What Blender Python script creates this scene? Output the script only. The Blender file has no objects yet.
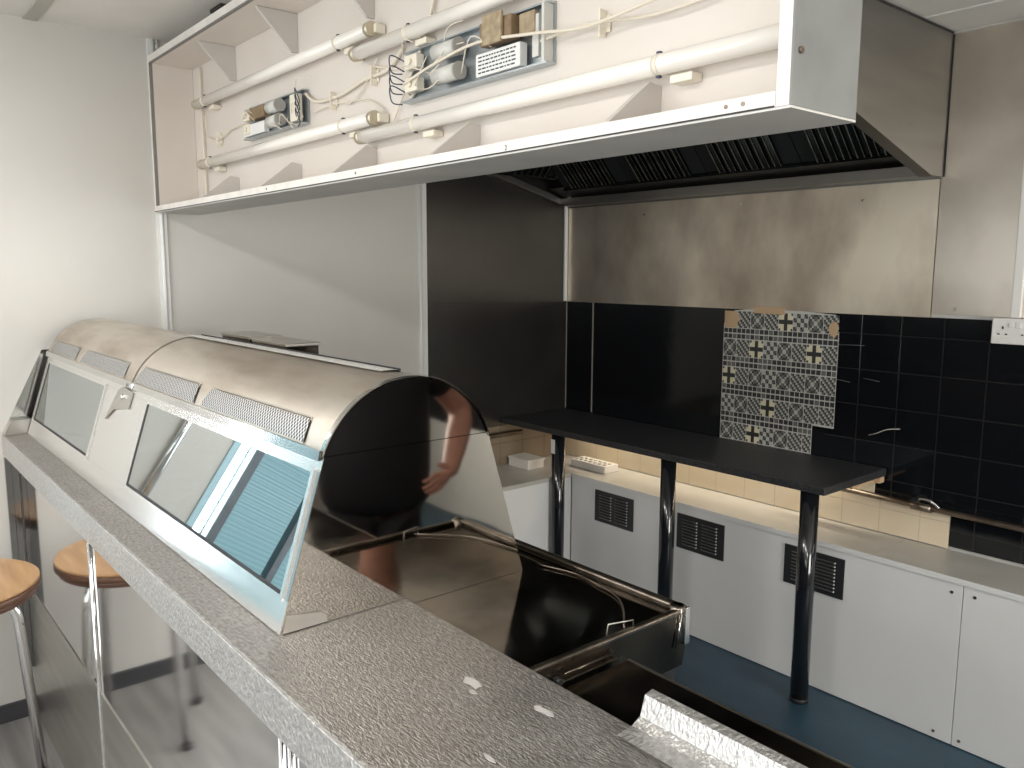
import bpy, bmesh, math, random
from mathutils import Vector, Matrix
random.seed(7)
C = bpy.context.scene.collection
SC = bpy.context.scene

# ------------------------------------------------------------------ materials
def mat(name, col=(.8,.8,.8), rough=.5, metal=0., noise=None, bump=None, spec=.5, coat=0., aniso=0.):
    """noise=(scale(x,y,z), colour2, detail, contrast lo, hi); bump=(scale(x,y,z), strength, distance)"""
    m = bpy.data.materials.new(name); m.use_nodes = True
    nt = m.node_tree; b = nt.nodes['Principled BSDF']
    b.inputs['Base Color'].default_value = (*col, 1); b.inputs['Roughness'].default_value = rough
    b.inputs['Metallic'].default_value = metal; b.inputs['Specular IOR Level'].default_value = spec
    b.inputs['Coat Weight'].default_value = coat
    tc = nt.nodes.new('ShaderNodeTexCoord')
    def noise_node(sc, det=4):
        mp = nt.nodes.new('ShaderNodeMapping'); mp.inputs['Scale'].default_value = sc
        nt.links.new(tc.outputs['Object'], mp.inputs['Vector'])
        n = nt.nodes.new('ShaderNodeTexNoise'); n.inputs['Scale'].default_value = 1; n.inputs['Detail'].default_value = det
        nt.links.new(mp.outputs[0], n.inputs['Vector']); return n
    if noise:
        sc, c2, det, lo, hi = noise
        n = noise_node(sc, det)
        r = nt.nodes.new('ShaderNodeValToRGB'); r.color_ramp.elements[0].position = lo; r.color_ramp.elements[1].position = hi
        r.color_ramp.elements[0].color = (*c2, 1); r.color_ramp.elements[1].color = (*col, 1)
        nt.links.new(n.outputs['Fac'], r.inputs[0]); nt.links.new(r.outputs[0], b.inputs['Base Color'])
    if bump:
        sc, st, di = bump
        n2 = noise_node(sc, 3)
        bp = nt.nodes.new('ShaderNodeBump'); bp.inputs['Strength'].default_value = st; bp.inputs['Distance'].default_value = di
        nt.links.new(n2.outputs['Fac'], bp.inputs['Height']); nt.links.new(bp.outputs[0], b.inputs['Normal'])
    return m

def rough_noise(m, sc, lo, hi):
    nt = m.node_tree; b = nt.nodes['Principled BSDF']
    tc = nt.nodes.new('ShaderNodeTexCoord'); mp = nt.nodes.new('ShaderNodeMapping'); mp.inputs['Scale'].default_value = sc
    n = nt.nodes.new('ShaderNodeTexNoise'); n.inputs['Scale'].default_value = 1; n.inputs['Detail'].default_value = 5
    mr = nt.nodes.new('ShaderNodeMapRange'); mr.inputs[1].default_value = .35; mr.inputs[2].default_value = .65
    mr.inputs[3].default_value = lo; mr.inputs[4].default_value = hi
    nt.links.new(tc.outputs['Object'], mp.inputs[0]); nt.links.new(mp.outputs[0], n.inputs['Vector'])
    nt.links.new(n.outputs['Fac'], mr.inputs[0]); nt.links.new(mr.outputs[0], b.inputs['Roughness'])
    return m

def grid_mat(name, tile, grout, su, sv, ax=(0,2), off=(0,0), gw=.02, rough=.1, c2=None, bumpd=.002, var=.0):
    """square tiles with grout lines on two object axes"""
    m = mat(name, tile, rough); nt = m.node_tree; b = nt.nodes['Principled BSDF']; L = nt.links.new
    tc = nt.nodes.new('ShaderNodeTexCoord'); sp = nt.nodes.new('ShaderNodeSeparateXYZ'); L(tc.outputs['Object'], sp.inputs[0])
    def M(op, a, bb=None):
        n = nt.nodes.new('ShaderNodeMath'); n.operation = op
        for i, v in enumerate((a, bb)):
            if v is None: continue
            if isinstance(v, (int, float)): n.inputs[i].default_value = v
            else: L(v, n.inputs[i])
        return n.outputs[0]
    def line(axis, s, o):
        f = M('FRACT', M('DIVIDE', M('SUBTRACT', sp.outputs[axis], o), s))
        d = M('MINIMUM', f, M('SUBTRACT', 1., f))
        return M('LESS_THAN', d, gw)
    g = M('MAXIMUM', line(ax[0], su, off[0]), line(ax[1], sv, off[1]))
    mx = nt.nodes.new('ShaderNodeMix'); mx.data_type = 'RGBA'
    if c2:
        n = nt.nodes.new('ShaderNodeTexNoise'); n.inputs['Scale'].default_value = 6; n.inputs['Detail'].default_value = 5; L(tc.outputs['Object'], n.inputs['Vector'])
        r = nt.nodes.new('ShaderNodeValToRGB'); r.color_ramp.elements[0].position = .35; r.color_ramp.elements[1].position = .7
        r.color_ramp.elements[0].color = (*tile, 1); r.color_ramp.elements[1].color = (*c2, 1)
        L(n.outputs['Fac'], r.inputs[0]); L(r.outputs[0], mx.inputs[6])
    else: mx.inputs[6].default_value = (*tile, 1)
    mx.inputs[7].default_value = (*grout, 1); L(g, mx.inputs[0]); L(mx.outputs[2], b.inputs['Base Color'])
    bp = nt.nodes.new('ShaderNodeBump'); bp.inputs['Distance'].default_value = bumpd; bp.inputs['Strength'].default_value = .6
    n = nt.nodes.new('ShaderNodeTexNoise'); n.inputs['Scale'].default_value = 7; L(tc.outputs['Object'], n.inputs['Vector'])
    L(M('SUBTRACT', M('MULTIPLY', n.outputs['Fac'], 1.2), g), bp.inputs['Height']); L(bp.outputs[0], b.inputs['Normal'])
    return m

def perforated(name, base, hole, pitch, ax=(0,1)):
    m = mat(name, base, .35, .7); nt = m.node_tree; b = nt.nodes['Principled BSDF']; L = nt.links.new
    tc = nt.nodes.new('ShaderNodeTexCoord'); sp = nt.nodes.new('ShaderNodeSeparateXYZ'); L(tc.outputs['Object'], sp.inputs[0])
    def M(op, a, bb=None):
        n = nt.nodes.new('ShaderNodeMath'); n.operation = op
        for i, v in enumerate((a, bb)):
            if v is None: continue
            if isinstance(v, (int, float)): n.inputs[i].default_value = v
            else: L(v, n.inputs[i])
        return n.outputs[0]
    u = M('DIVIDE', sp.outputs[ax[0]], pitch); v = M('DIVIDE', sp.outputs[ax[1]], pitch)
    a = M('ADD', u, v); c = M('SUBTRACT', u, v)
    s = M('MULTIPLY', M('SINE', M('MULTIPLY', a, math.pi)), M('SINE', M('MULTIPLY', c, math.pi)))
    g = M('GREATER_THAN', M('ABSOLUTE', s), .32)
    mx = nt.nodes.new('ShaderNodeMix'); mx.data_type = 'RGBA'; mx.inputs[6].default_value = (*base, 1); mx.inputs[7].default_value = (*hole, 1)
    L(g, mx.inputs[0]); L(mx.outputs[2], b.inputs['Base Color']); return m

def emis(name, col, st):
    m = bpy.data.materials.new(name); m.use_nodes = True; nt = m.node_tree
    nt.nodes.remove(nt.nodes['Principled BSDF']); e = nt.nodes.new('ShaderNodeEmission')
    e.inputs[0].default_value = (*col, 1); e.inputs[1].default_value = st
    nt.links.new(e.outputs[0], nt.nodes['Material Output'].inputs[0]); return m

def glassmix(name, fac, tint, rough=.01):
    m = bpy.data.materials.new(name); m.use_nodes = True; nt = m.node_tree
    nt.nodes.remove(nt.nodes['Principled BSDF'])
    t = nt.nodes.new('ShaderNodeBsdfTransparent'); g = nt.nodes.new('ShaderNodeBsdfGlossy'); x = nt.nodes.new('ShaderNodeMixShader')
    t.inputs[0].default_value = (*tint, 1); g.inputs[0].default_value = (.92,.97,.98,1); g.inputs['Roughness'].default_value = rough
    x.inputs[0].default_value = fac
    nt.links.new(t.outputs[0], x.inputs[1]); nt.links.new(g.outputs[0], x.inputs[2]); nt.links.new(x.outputs[0], nt.nodes['Material Output'].inputs[0]); return m

WHT = mat('white wall paint', (.66,.65,.62), .55, noise=((1.2,1.2,1.2),(.60,.59,.56),4,.3,.7), bump=((3,3,3),.12,.01))
WPANEL = mat('white wall sheet', (.59,.568,.535), .3, noise=((2,2,2),(.555,.533,.50),4,.3,.7), bump=((1.5,1.5,1.5),.08,.02))
TRIMW = mat('white plastic trim', (.74,.74,.72), .3)
CEIL = mat('ceiling board', (.74,.72,.69), .8, noise=((3,3,3),(.68,.66,.62),5,.35,.7))
CEILBAR = mat('ceiling grid bar', (.42,.40,.36), .5)
GREIGE = mat('greige wall paint', (.38,.355,.31), .6)
BLUEFLOOR = mat('blue safety vinyl floor', (.035,.078,.115), .42, noise=((5,5,5),(.022,.052,.08),6,.3,.7), bump=((120,120,120),.1,.001))
WOODFLOOR = mat('grey wood plank floor', (.36,.345,.33), .45, noise=((1.2,14,1),(.17,.165,.16),6,.35,.7))
STEEL = mat('stainless steel', (.62,.60,.57), .28, 1, noise=((3,3,3),(.52,.49,.45),5,.3,.7))
STEELPOL = mat('polished steel', (.72,.72,.71), .12, 1, bump=((4,4,4),.06,.01))
MIRROR = mat('mirror polished steel', (.52,.485,.44), .04, 1, bump=((2.5,2.5,2.5),.10,.01))
PANEL = mat('polished steel panel', (.86,.85,.84), .06, 1, bump=((1.5,1.5,1.5),.05,.01))
KICK = mat('brushed steel kick plate', (.62,.60,.56), .34, 1, noise=((2,2,20),(.50,.48,.44),5,.3,.7))
ROOFST = mat('heat stained steel', (.78,.72,.64), .33, 1, noise=((2.5,9,9),(.50,.42,.34),7,.34,.60))
HAMMER = mat('embossed steel worktop', (.46,.435,.41), .38, .85, noise=((70,170,170),(.25,.235,.22),9,.30,.68), bump=((140,330,330),1.,.0028))
rough_noise(HAMMER, (9,9,9), .34, .5)
HAMMER_LIT = mat('embossed steel lit tone', (.70,.69,.68), .40, .9, noise=((120,120,120),(.5,.49,.48),6,.3,.7), bump=((190,110,110),1.,.004))  # brighter copy of the worktop steel, light on drop edge and upstand in its colour
DARKST = mat('greasy dark steel', (.15,.125,.10), .22, 1, noise=((5,5,5),(.09,.075,.06),5,.35,.65))
rough_noise(DARKST, (5,5,5), .12, .32)
PANST = mat('range top steel', (.34,.30,.26), .09, 1, noise=((5,5,5),(.12,.105,.09),4,.35,.65), bump=((3,3,3),.08,.01))
HOODST = mat('hood steel', (.33,.32,.30), .36, 1, noise=((2,2,14),(.27,.26,.245),5,.3,.7))
FILT = mat('filter steel', (.66,.70,.69), .16, 1)
DARKBAF = mat('dark baffle steel', (.10,.115,.12), .2, 1)  # dark plates between the bright baffle edges
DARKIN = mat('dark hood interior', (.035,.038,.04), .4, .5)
SPLASH = mat('brushed steel sheet', (.93,.83,.69), .42, 1, noise=((3.2,3,1.8),(.50,.42,.33),9,.34,.64), bump=((3,3,3),.05,.004))
rough_noise(SPLASH, (2.2,2.2,3.5), .34, .50)
SPLASH2 = mat('brushed steel sheet right', (.72,.66,.58), .40, 1, noise=((3,3,3),(.54,.48,.41),6,.32,.68), bump=((3,4,3),.05,.004))
BLKSHEET = mat('black coated wall sheet', (.030,.027,.024), .28, 0, noise=((3,3,3),(.018,.016,.015),5,.35,.7), bump=((2,2,2),.15,.01))
BTILE = grid_mat('glossy black tile', (.006,.007,.009), (.02,.02,.02), .168, .1525, off=(-1.527,1.44), gw=.015, rough=.1)
BPLAIN = mat('gloss black paint over tiles', (.007,.008,.010), .12, bump=((6,3,9),.25,.006))
CTILE = grid_mat('cream tile', (.80,.67,.49), (.68,.56,.41), .168, .168, off=(-1.542,.61), gw=.013, rough=.3, c2=(.84,.74,.58))
CTILE_SHADE = grid_mat('cream tile shade tone', (.22,.17,.12), (.13,.10,.07), .168, .168, ax=(1,2), off=(3.386,.61), gw=.013, rough=.3)  # cream tiles of the end wall, shade put into the brown colour
WHITECAB = mat('white laminate', (.84,.84,.835), .24, noise=((4,4,4),(.80,.80,.795),4,.3,.7))
CABTOP = mat('off white worktop laminate', (.55,.53,.49), .35, noise=((6,6,6),(.49,.47,.43),5,.3,.7))
BLACKTOP = mat('black laminate', (.050,.051,.055), .42, noise=((160,160,160),(.018,.018,.020),2,.4,.6), bump=((160,160,160),.15,.0006))
BLACKGL = mat('gloss black tube', (.010,.011,.014), .14, coat=.6)
BLACKPL = mat('black plastic', (.015,.015,.016), .45)
GRILLE = mat('black grille steel', (.045,.045,.05), .4, .4)
SLATM = mat('bright grille louvre', (.34,.34,.33), .35, .6)
CREAMW = mat('cream white painted board', (.72,.665,.61), .5, noise=((3,3,3),(.68,.62,.56),4,.3,.7))
GUSSET_SHADE = mat('gusset board shade tone', (.60,.56,.52), .55)  # darker than the back board, shade on the gusset faces put into the colour
LIP = mat('white board edge', (.80,.76,.72), .45, noise=((16,16,16),(.72,.68,.63),4,.35,.6))
UNDER = mat('grey metal underside', (.62,.61,.58), .45, .2, noise=((6,6,6),(.54,.53,.50),4,.3,.7))
ENDCAPM = mat('pale grey metal end', (.25,.255,.25), .5, .2, noise=((7,7,7),(.20,.205,.20),4,.3,.7))
TUBE = mat('unlit white tube', (.90,.86,.80), .12, coat=.5)
TUBEPL = mat('cream plastic holder', (.80,.74,.62), .35)
BRASS = mat('tube cap metal', (.58,.52,.40), .35, .6)
COPPER = mat('brown transformer', (.27,.19,.11), .5, noise=((40,40,40),(.20,.13,.07),3,.35,.65))
CAPAC = mat('grey white capacitor', (.62,.61,.57), .35)
ZINC = mat('zinc tray', (.45,.49,.52), .3, .9)
LABELW = mat('white ballast casing', (.80,.80,.78), .4)
INK = mat('dark print', (.06,.06,.07), .6)
CABLE = mat('cream cable', (.74,.67,.56), .45)
CABLEB = mat('dark wire', (.03,.04,.08), .4)
WOOD = mat('wood seat top', (.56,.34,.17), .35, noise=((4,30,4),(.40,.22,.10),5,.35,.7))
WOODE = mat('dark wood edge', (.13,.06,.035), .35)
CHROME = mat('chrome tube', (.78,.78,.78), .08, 1)
ALU = mat('aluminium frame', (.72,.74,.75), .22, 1)
COREM = mat('tan core wrap', (.42,.33,.21), .5, noise=((60,60,60),(.28,.21,.13),3,.35,.65))
DKPOL = mat('dark polished steel', (.28,.28,.28), .12, 1)
FRAMEM = mat('bright worn steel', (.90,.90,.89), .22, 1, bump=((30,12,30),.08,.002))
RIMST = mat('worn rim steel', (.36,.32,.28), .25, 1, noise=((20,20,20),(.20,.17,.14),5,.35,.65))
PERF = perforated('perforated steel', (.72,.71,.70), (.05,.05,.055), .011, (0,2))
PERFW = perforated('white perforated strip', (.92,.91,.88), (.30,.29,.27), .011)
PERFW.node_tree.nodes['Principled BSDF'].inputs['Metallic'].default_value = 0
GASKET = mat('black gasket', (.01,.01,.012), .5)
GLASS = glassmix('coated display glass', .62, (.55,.62,.62))
PANE = glassmix('window glass', .08, (.97,.98,.98))
SOCKET = mat('white socket plastic', (.80,.77,.73), .3)
PIPE = mat('tarnished pipe', (.30,.25,.20), .35, .9, noise=((10,10,10),(.18,.14,.11),4,.35,.65))
PAPER = mat('torn brown board', (.58,.40,.24), .8)
SKIN = mat('skin', (.60,.30,.22), .5)
CLOTH = mat('black clothing', (.012,.012,.016), .8)
TROUS = mat('dark trousers', (.018,.018,.022), .85)
HAIR = mat('dark hair', (.03,.02,.015), .6)
SMEAR = mat('dried white residue', (.46,.44,.42), .7)
CHIP = mat('chipped glaze', (.10,.105,.11), .3)

# ------------------------------------------------------------------ helpers
def tag(o, label=None, cat=None, group=None, kind=None):
    if label: o['label'] = label
    if cat: o['category'] = cat
    if group: o['group'] = group
    if kind: o['kind'] = kind
    return o

class MB:
    def __init__(s): s.bm = bmesh.new(); s.mi = 0
    def faces(s, fs):
        for f in fs: f.material_index = s.mi
    def box(s, x0, x1, y0, y1, z0, z1, bev=0):
        r = bmesh.ops.create_cube(s.bm, size=1)
        for v in r['verts']: v.co = Vector(((x0+x1)/2+v.co.x*(x1-x0), (y0+y1)/2+v.co.y*(y1-y0), (z0+z1)/2+v.co.z*(z1-z0)))
        fs = set(f for v in r['verts'] for f in v.link_faces); s.faces(fs)
        if bev:
            es = list(set(e for v in r['verts'] for e in v.link_edges))
            g = bmesh.ops.bevel(s.bm, geom=es, offset=bev, segments=2, affect='EDGES', profile=.5)
            s.faces(g['faces'])
        return s
    def prism(s, pts, axis, a, b):
        """pts 2D polygon in the plane normal to axis: 'x' (y,z), 'y' (x,z), 'z' (x,y)"""
        def P(p, t): return {'x':(t,p[0],p[1]), 'y':(p[0],t,p[1]), 'z':(p[0],p[1],t)}[axis]
        va = [s.bm.verts.new(P(p, a)) for p in pts]; vb = [s.bm.verts.new(P(p, b)) for p in pts]
        n = len(pts); fs = [s.bm.faces.new(va), s.bm.faces.new(vb[::-1])]
        for i in range(n): fs.append(s.bm.faces.new((va[i], vb[i], vb[(i+1)%n], va[(i+1)%n])))
        s.faces(fs); return s
    def slab(s, quad, n, t):
        """a flat quad (4 points) thickened by t along n"""
        n = Vector(n).normalized()*t
        va = [s.bm.verts.new(Vector(p)) for p in quad]; vb = [s.bm.verts.new(Vector(p)+n) for p in quad]
        k = len(quad); fs = [s.bm.faces.new(va[::-1]), s.bm.faces.new(vb)]
        for i in range(k): fs.append(s.bm.faces.new((va[i], va[(i+1)%k], vb[(i+1)%k], vb[i])))
        s.faces(fs); return s
    def tube(s, pts, r, seg=12, cap=True):
        pts = [Vector(p) for p in pts]; rings = []; up = None
        rr = r if isinstance(r, (list, tuple)) else [r]*len(pts)
        for i, p in enumerate(pts):
            d = (pts[min(i+1, len(pts)-1)] - pts[max(i-1, 0)]).normalized()
            if up is None: up = Vector((0,0,1)) if abs(d.z) < .9 else Vector((1,0,0))
            a = (up - d*up.dot(d)).normalized(); b = d.cross(a); up = a
            rings.append([s.bm.verts.new(p + (a*math.cos(2*math.pi*k/seg) + b*math.sin(2*math.pi*k/seg))*rr[i]) for k in range(seg)])
        fs = []
        for i in range(len(rings)-1):
            for k in range(seg): 
                f = s.bm.faces.new((rings[i][k], rings[i][(k+1)%seg], rings[i+1][(k+1)%seg], rings[i+1][k])); f.smooth = True; fs.append(f)
        if cap: fs += [s.bm.faces.new(rings[0][::-1]), s.bm.faces.new(rings[-1])]
        s.faces(fs); return s
    def disc(s, cx, cy, z0, z1, r, seg=48, bev=.0):
        prof = [(r-bev, z0), (r, z0+bev), (r, z1-bev), (r-bev, z1)] if bev else [(r, z0), (r, z1)]
        rings = [[s.bm.verts.new((cx+q*math.cos(2*math.pi*k/seg), cy+q*math.sin(2*math.pi*k/seg), z)) for k in range(seg)] for q, z in prof]
        fs = []
        for i in range(len(rings)-1):
            for k in range(seg):
                f = s.bm.faces.new((rings[i][k], rings[i][(k+1)%seg], rings[i+1][(k+1)%seg], rings[i+1][k])); f.smooth = True; fs.append(f)
        fs += [s.bm.faces.new(rings[0][::-1]), s.bm.faces.new(rings[-1])]
        s.faces(fs); return s

def origin(o):
    v = Vector((0,0,0))
    while o: v += o.location; o = o.parent
    return v
def build(name, mb, mats, parent=None, loc=None):
    bm = mb.bm
    o0 = origin(parent) if parent else Vector(loc or (0,0,0))
    bmesh.ops.recalc_face_normals(bm, faces=bm.faces[:])
    if o0.length: bmesh.ops.translate(bm, verts=bm.verts[:], vec=-o0)
    me = bpy.data.meshes.new(name); bm.to_mesh(me); bm.free()
    for m in (mats if isinstance(mats, (list, tuple)) else [mats]): me.materials.append(m)
    o = bpy.data.objects.new(name, me); C.objects.link(o)
    if parent: o.parent = parent
    elif loc: o.location = loc
    return o
def empty(name, loc, label, cat, group=None):
    o = bpy.data.objects.new(name, None); C.objects.link(o); o.location = loc; o.empty_display_size = .05
    return tag(o, label, cat, group)
def struct(name, mb, mats, parent=None):
    o = build(name, mb, mats, parent)
    if not parent: o['kind'] = 'structure'
    return o
def smooth_path(pts, n=6):
    P = [Vector(p) for p in pts]; out = []
    for i in range(len(P)-1):
        p0, p1, p2, p3 = P[max(i-1,0)], P[i], P[i+1], P[min(i+2,len(P)-1)]
        for k in range(n):
            t = k/n; out.append(.5*((2*p1)+(p2-p0)*t+(2*p0-5*p1+4*p2-p3)*t*t+(3*p1-p0-3*p2+p3)*t**3))
    out.append(P[-1]); return out

XW, YW, XR, YF, ZC = -3.555, 3.386, 2.6, -2.0, 2.66

# ------------------------------------------------------------------ the room
struct('floor', MB().box(XW-.1, XR+.1, .56, YW+.1, -.08, 0), BLUEFLOOR)
struct('floor', MB().box(XW-.1, XR+.1, YF-.1, .56, -.08, 0), WOODFLOOR)
struct('ceiling', MB().box(XW-.1, XR+.1, YF-.1, YW+.1, ZC, ZC+.08), CEIL)
struct('wall_back', MB().box(XW-.1, XR+.1, YW+.012, YW+.12, 0, ZC), WHT)
ry0, ry1, rz0, rz1 = .9, 2.5, .8, 2.4
struct('wall_right', MB().box(XR, XR+.1, YF, ry0, 0, ZC).box(XR, XR+.1, ry1, YW+.012, 0, ZC).box(XR, XR+.1, ry0, ry1, 0, rz0).box(XR, XR+.1, ry0, ry1, rz1, ZC), GREIGE)
w3 = struct('window_3', MB().box(XR-.01, XR+.09, ry0, ry0+.05, rz0, rz1).box(XR-.01, XR+.09, ry1-.05, ry1, rz0, rz1).box(XR-.01, XR+.09, ry0, ry1, rz0, rz0+.05).box(XR-.01, XR+.09, ry0, ry1, rz1-.05, rz1), ALU)
build('mullion', MB().box(XR, XR+.08, 1.68, 1.72, rz0+.05, rz1-.05), ALU, w3)
build('pane', MB().box(XR+.04, XR+.046, ry0+.05, ry1-.05, rz0+.05, rz1-.05), PANE, w3)
# left (end) wall with the shop window opening on the customer side
wy0, wy1, wz0, wz1 = -1.05, -.21, .55, 2.35
w = MB(); w.box(XW-.1, XW, wy1, YW+.012, 0, ZC).box(XW-.1, XW, YF-.1, wy0, 0, ZC).box(XW-.1, XW, wy0, wy1, 0, wz0).box(XW-.1, XW, wy0, wy1, wz1, ZC)
struct('wall_left', w, WPANEL)
# front wall: one wide shop window
fx0, fx1, fz0, fz1 = -3.1, 2.3, .45, 2.50
w = MB(); w.box(XW, fx0, YF-.1, YF, 0, ZC).box(fx1, XR, YF-.1, YF, 0, ZC).box(fx0, fx1, YF-.1, YF, 0, fz0).box(fx0, fx1, YF-.1, YF, fz1, ZC)
struct('wall_front', w, WHT)
w1 = struct('window_1', MB().box(XW-.09, XW+.01, wy1-.035, wy1, wz0, wz1).box(XW-.09, XW+.01, wy0, wy0+.04, wz0, wz1).box(XW-.09, XW+.01, wy0, wy1, wz1-.04, wz1).box(XW-.09, XW+.01, wy0, wy1, wz0, wz0+.04), mat('pale blue window frame', (.42,.60,.68), .3))
build('mullion', MB().box(XW-.08, XW+.02, -.36, -.315, wz0, wz1), mat('dark window mullion', (.10,.11,.12), .3, .6), w1)
build('mullion', MB().box(XW-.05, XW+.01, -.72, -.685, wz0, wz1), bpy.data.materials['dark window mullion'], w1)
# backlit blue ribbed blind and a clear strip beside it
def ribbed():
    m = bpy.data.materials.new('backlit blue ribbed blind'); m.use_nodes = True; nt = m.node_tree; L = nt.links.new
    nt.nodes.remove(nt.nodes['Principled BSDF']); e = nt.nodes.new('ShaderNodeEmission'); e.inputs[1].default_value = 1.0
    tc = nt.nodes.new('ShaderNodeTexCoord'); wv = nt.nodes.new('ShaderNodeTexWave'); wv.bands_direction = 'Z'; wv.inputs['Scale'].default_value = 14
    r = nt.nodes.new('ShaderNodeValToRGB'); r.color_ramp.elements[0].color = (.36,.60,.66,1); r.color_ramp.elements[1].color = (.44,.70,.76,1)
    L(tc.outputs['Object'], wv.inputs['Vector']); L(wv.outputs['Fac'], r.inputs[0]); L(r.outputs[0], e.inputs[0]); L(e.outputs[0], nt.nodes['Material Output'].inputs[0]); return m
sh = MB()
n = 110
for i in range(n):
    z = wz0+.04+(wz1-wz0-.08)*i/n
    sh.box(XW-.075, XW-.055, wy0+.04, -.36, z, z+(wz1-wz0-.08)/n*.9)
build('blind', sh, ribbed(), w1)
build('pane', MB().box(XW-.07, XW-.065, -.315, wy1-.035, wz0+.04, wz1-.04), emis('daylit frosted pane', (.42,.56,.62), .9), w1)
w2 = struct('window_2', MB().box(fx0, fx1, YF-.08, YF+.01, fz0, fz0+.05).box(fx0, fx1, YF-.08, YF+.01, fz1-.04, fz1).box(fx0, fx0+.05, YF-.08, YF+.01, fz0, fz1).box(fx1-.05, fx1, YF-.08, YF+.01, fz0, fz1), ALU)
for x in (-1.55, .1): build('mullion', MB().box(x-.03, x+.03, YF-.08, YF+.01, fz0, fz1), ALU, w2)
build('pane', MB().box(fx0+.05, fx1-.05, YF-.05, YF-.044, fz0+.05, fz1-.04), PANE, w2)
# baseboard and cover strips on the end wall
struct('baseboard_left', MB().box(XW, XW+.014, YF, .515, 0, .07), mat('dark skirting', (.05,.05,.055), .4))
struct('trim_1', MB().box(XW, XW+.012, 1.068, 1.108, .9, ZC).tube([(XW+.012,1.088,.9),(XW+.012,1.088,ZC)], .008, 8), TRIMW)
struct('trim_2', MB().box(XW, XW+.012, 2.34, 2.392, .65, 2.25).tube([(XW+.012,2.352,.65),(XW+.012,2.352,2.25)], .009, 8), TRIMW)
struct('trim_3', MB().box(XW+.011, XW+.022, YW-.028, YW-.006, 1.576, 2.15), TRIMW)
struct('trim_4', MB().box(XW, -.9, .64, .685, ZC-.006, ZC), CEILBAR)
struct('trim_5', MB().box(-1.425, XR, 3.12, 3.128, ZC-.004, ZC), TRIMW)
# chrome strip on the wall beside the counter end, seen again in the polished front
c = build('steel_corner_post', MB().box(XW, XW+.012, .468, .511, .20, 1.045).box(XW+.012, XW+.02, .468, .472, .20, 1.045).box(XW+.012, XW+.02, .49, .495, .20, 1.045), DKPOL)
tag(c, 'polished steel strip on the wall under the far end of the counter', 'trim')
c = build('chrome_wall_strip', MB().tube([(XW+.02,.02,.55),(XW+.02,.02,2.35)], .017, 12), CHROME)
tag(c, 'upright chrome strip on the wall, seen only mirrored in the cabinet glass', 'trim')

for i, x in enumerate((-2.5, -.7, 1.2)):
    l = empty('ceiling_light', (x, -.5, ZC-.03), ('first','second','third')[i]+' flat ceiling light from the left, on the customer side outside the view', 'ceiling light', 'ceiling lights')
    build('frame', MB().box(x-.6, x+.6, -.65, -.345, ZC-.03, ZC-.001), TRIMW, l)
    build('diffuser', MB().box(x-.58, x+.58, -.63, -.365, ZC-.034, ZC-.0305), emis('lamp diffuser', (1,.97,.92), 3.0), l)

# ------------------------------------------------------------------ wall sheets and tiles
sh = build('steel_wall_sheet', MB().box(XW+.01, -1.442, YW-.002, YW+.010, 1.572, 2.125), SPLASH)
tag(sh, 'wide brushed steel sheet on the back wall below the extractor hood', 'wall sheet')
for x, z in ((-2.95,2.05),(-2.35,2.07),(-1.75,2.05)):
    build('screw', MB().tube([(x,YW-.006,z),(x,YW-.001,z)], .006, 10), CHROME, sh)
sh = build('steel_wall_sheet', MB().box(-1.438, XR, YW-.002, YW+.010, 1.585, ZC-.012), SPLASH2)
tag(sh, 'brushed steel sheet on the back wall right of the hood, above the socket', 'wall sheet')
build('screw', MB().tube([(-1.35,YW-.006,1.61),(-1.35,YW-.001,1.61)], .008, 10), CHROME, sh)
sh = build('black_wall_sheet', MB().box(XW+.001, XW+.011, 2.392, YW-.001, 1.5748, 2.28), BLKSHEET)
tag(sh, 'black sheet on the end wall, the upper one just below the hood', 'wall sheet')
sh = build('black_wall_sheet', MB().box(XW+.001, XW+.010, 2.392, YW-.001, .88, 1.5745), BLKSHEET)
tag(sh, 'black sheet on the end wall, the lower one above the black table', 'wall sheet')
t = empty('black_tiling', (-1.2, YW, .66), 'glossy black tiles covering the back wall between steel sheet and pipe', 'tiling')
build('tile_field', MB().box(-1.862, XR, YW, YW+.011, .80, 1.572), BTILE, t)
build('painted_field', MB().box(XW+.012, -1.863, YW, YW+.0112, .80, 1.572), BPLAIN, t)
build('tile_field', MB().box(-1.305, XR, YW, YW+.011, .66, .80), BTILE, t)
build('seam_strip', MB().box(-3.325, -3.317, YW-.003, YW, .935, 1.572), mat('pale sealant line', (.33,.30,.26), .5), t)
build('seam_strip', MB().box(XW+.012, XW+.018, YW-.003, YW, .935, 1.572), bpy.data.materials['pale sealant line'], t)
# a few lifted tile edges and cracks
for a, b in (((-1.83,1.436),(-1.705,1.440)),((-1.70,1.30),(-1.63,1.293)),((-1.84,1.285),(-1.76,1.277))):
    ck = MB().tube([(a[0],YW-.001,a[1]),((a[0]+b[0])/2,YW-.002,(a[1]+b[1])/2+.001),(b[0],YW-.001,b[1])], .0016, 6)
    build('chipped_edge', ck, CHIP, t)
t = empty('cream_tiling', (-2.4, YW, .65), 'row of cream tiles on the back wall behind the low white cabinets', 'tiling')
build('tile_field', MB().box(XW+.012, -1.307, YW-.006, YW-.0005, .651, .80), CTILE, t)
build('tile_field', MB().box(XW+.012, -1.62, YW-.006, YW-.0005, .80, .895), CTILE, t)
t = build('shade_toned_tiling', MB().box(XW+.001, XW+.009, 1.9, YW-.007, .651, .878), CTILE_SHADE)
tag(t, 'cream tile band, its shade put into the colour, on the end wall left of the table, above the corner cabinet', 'tiling')

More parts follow.
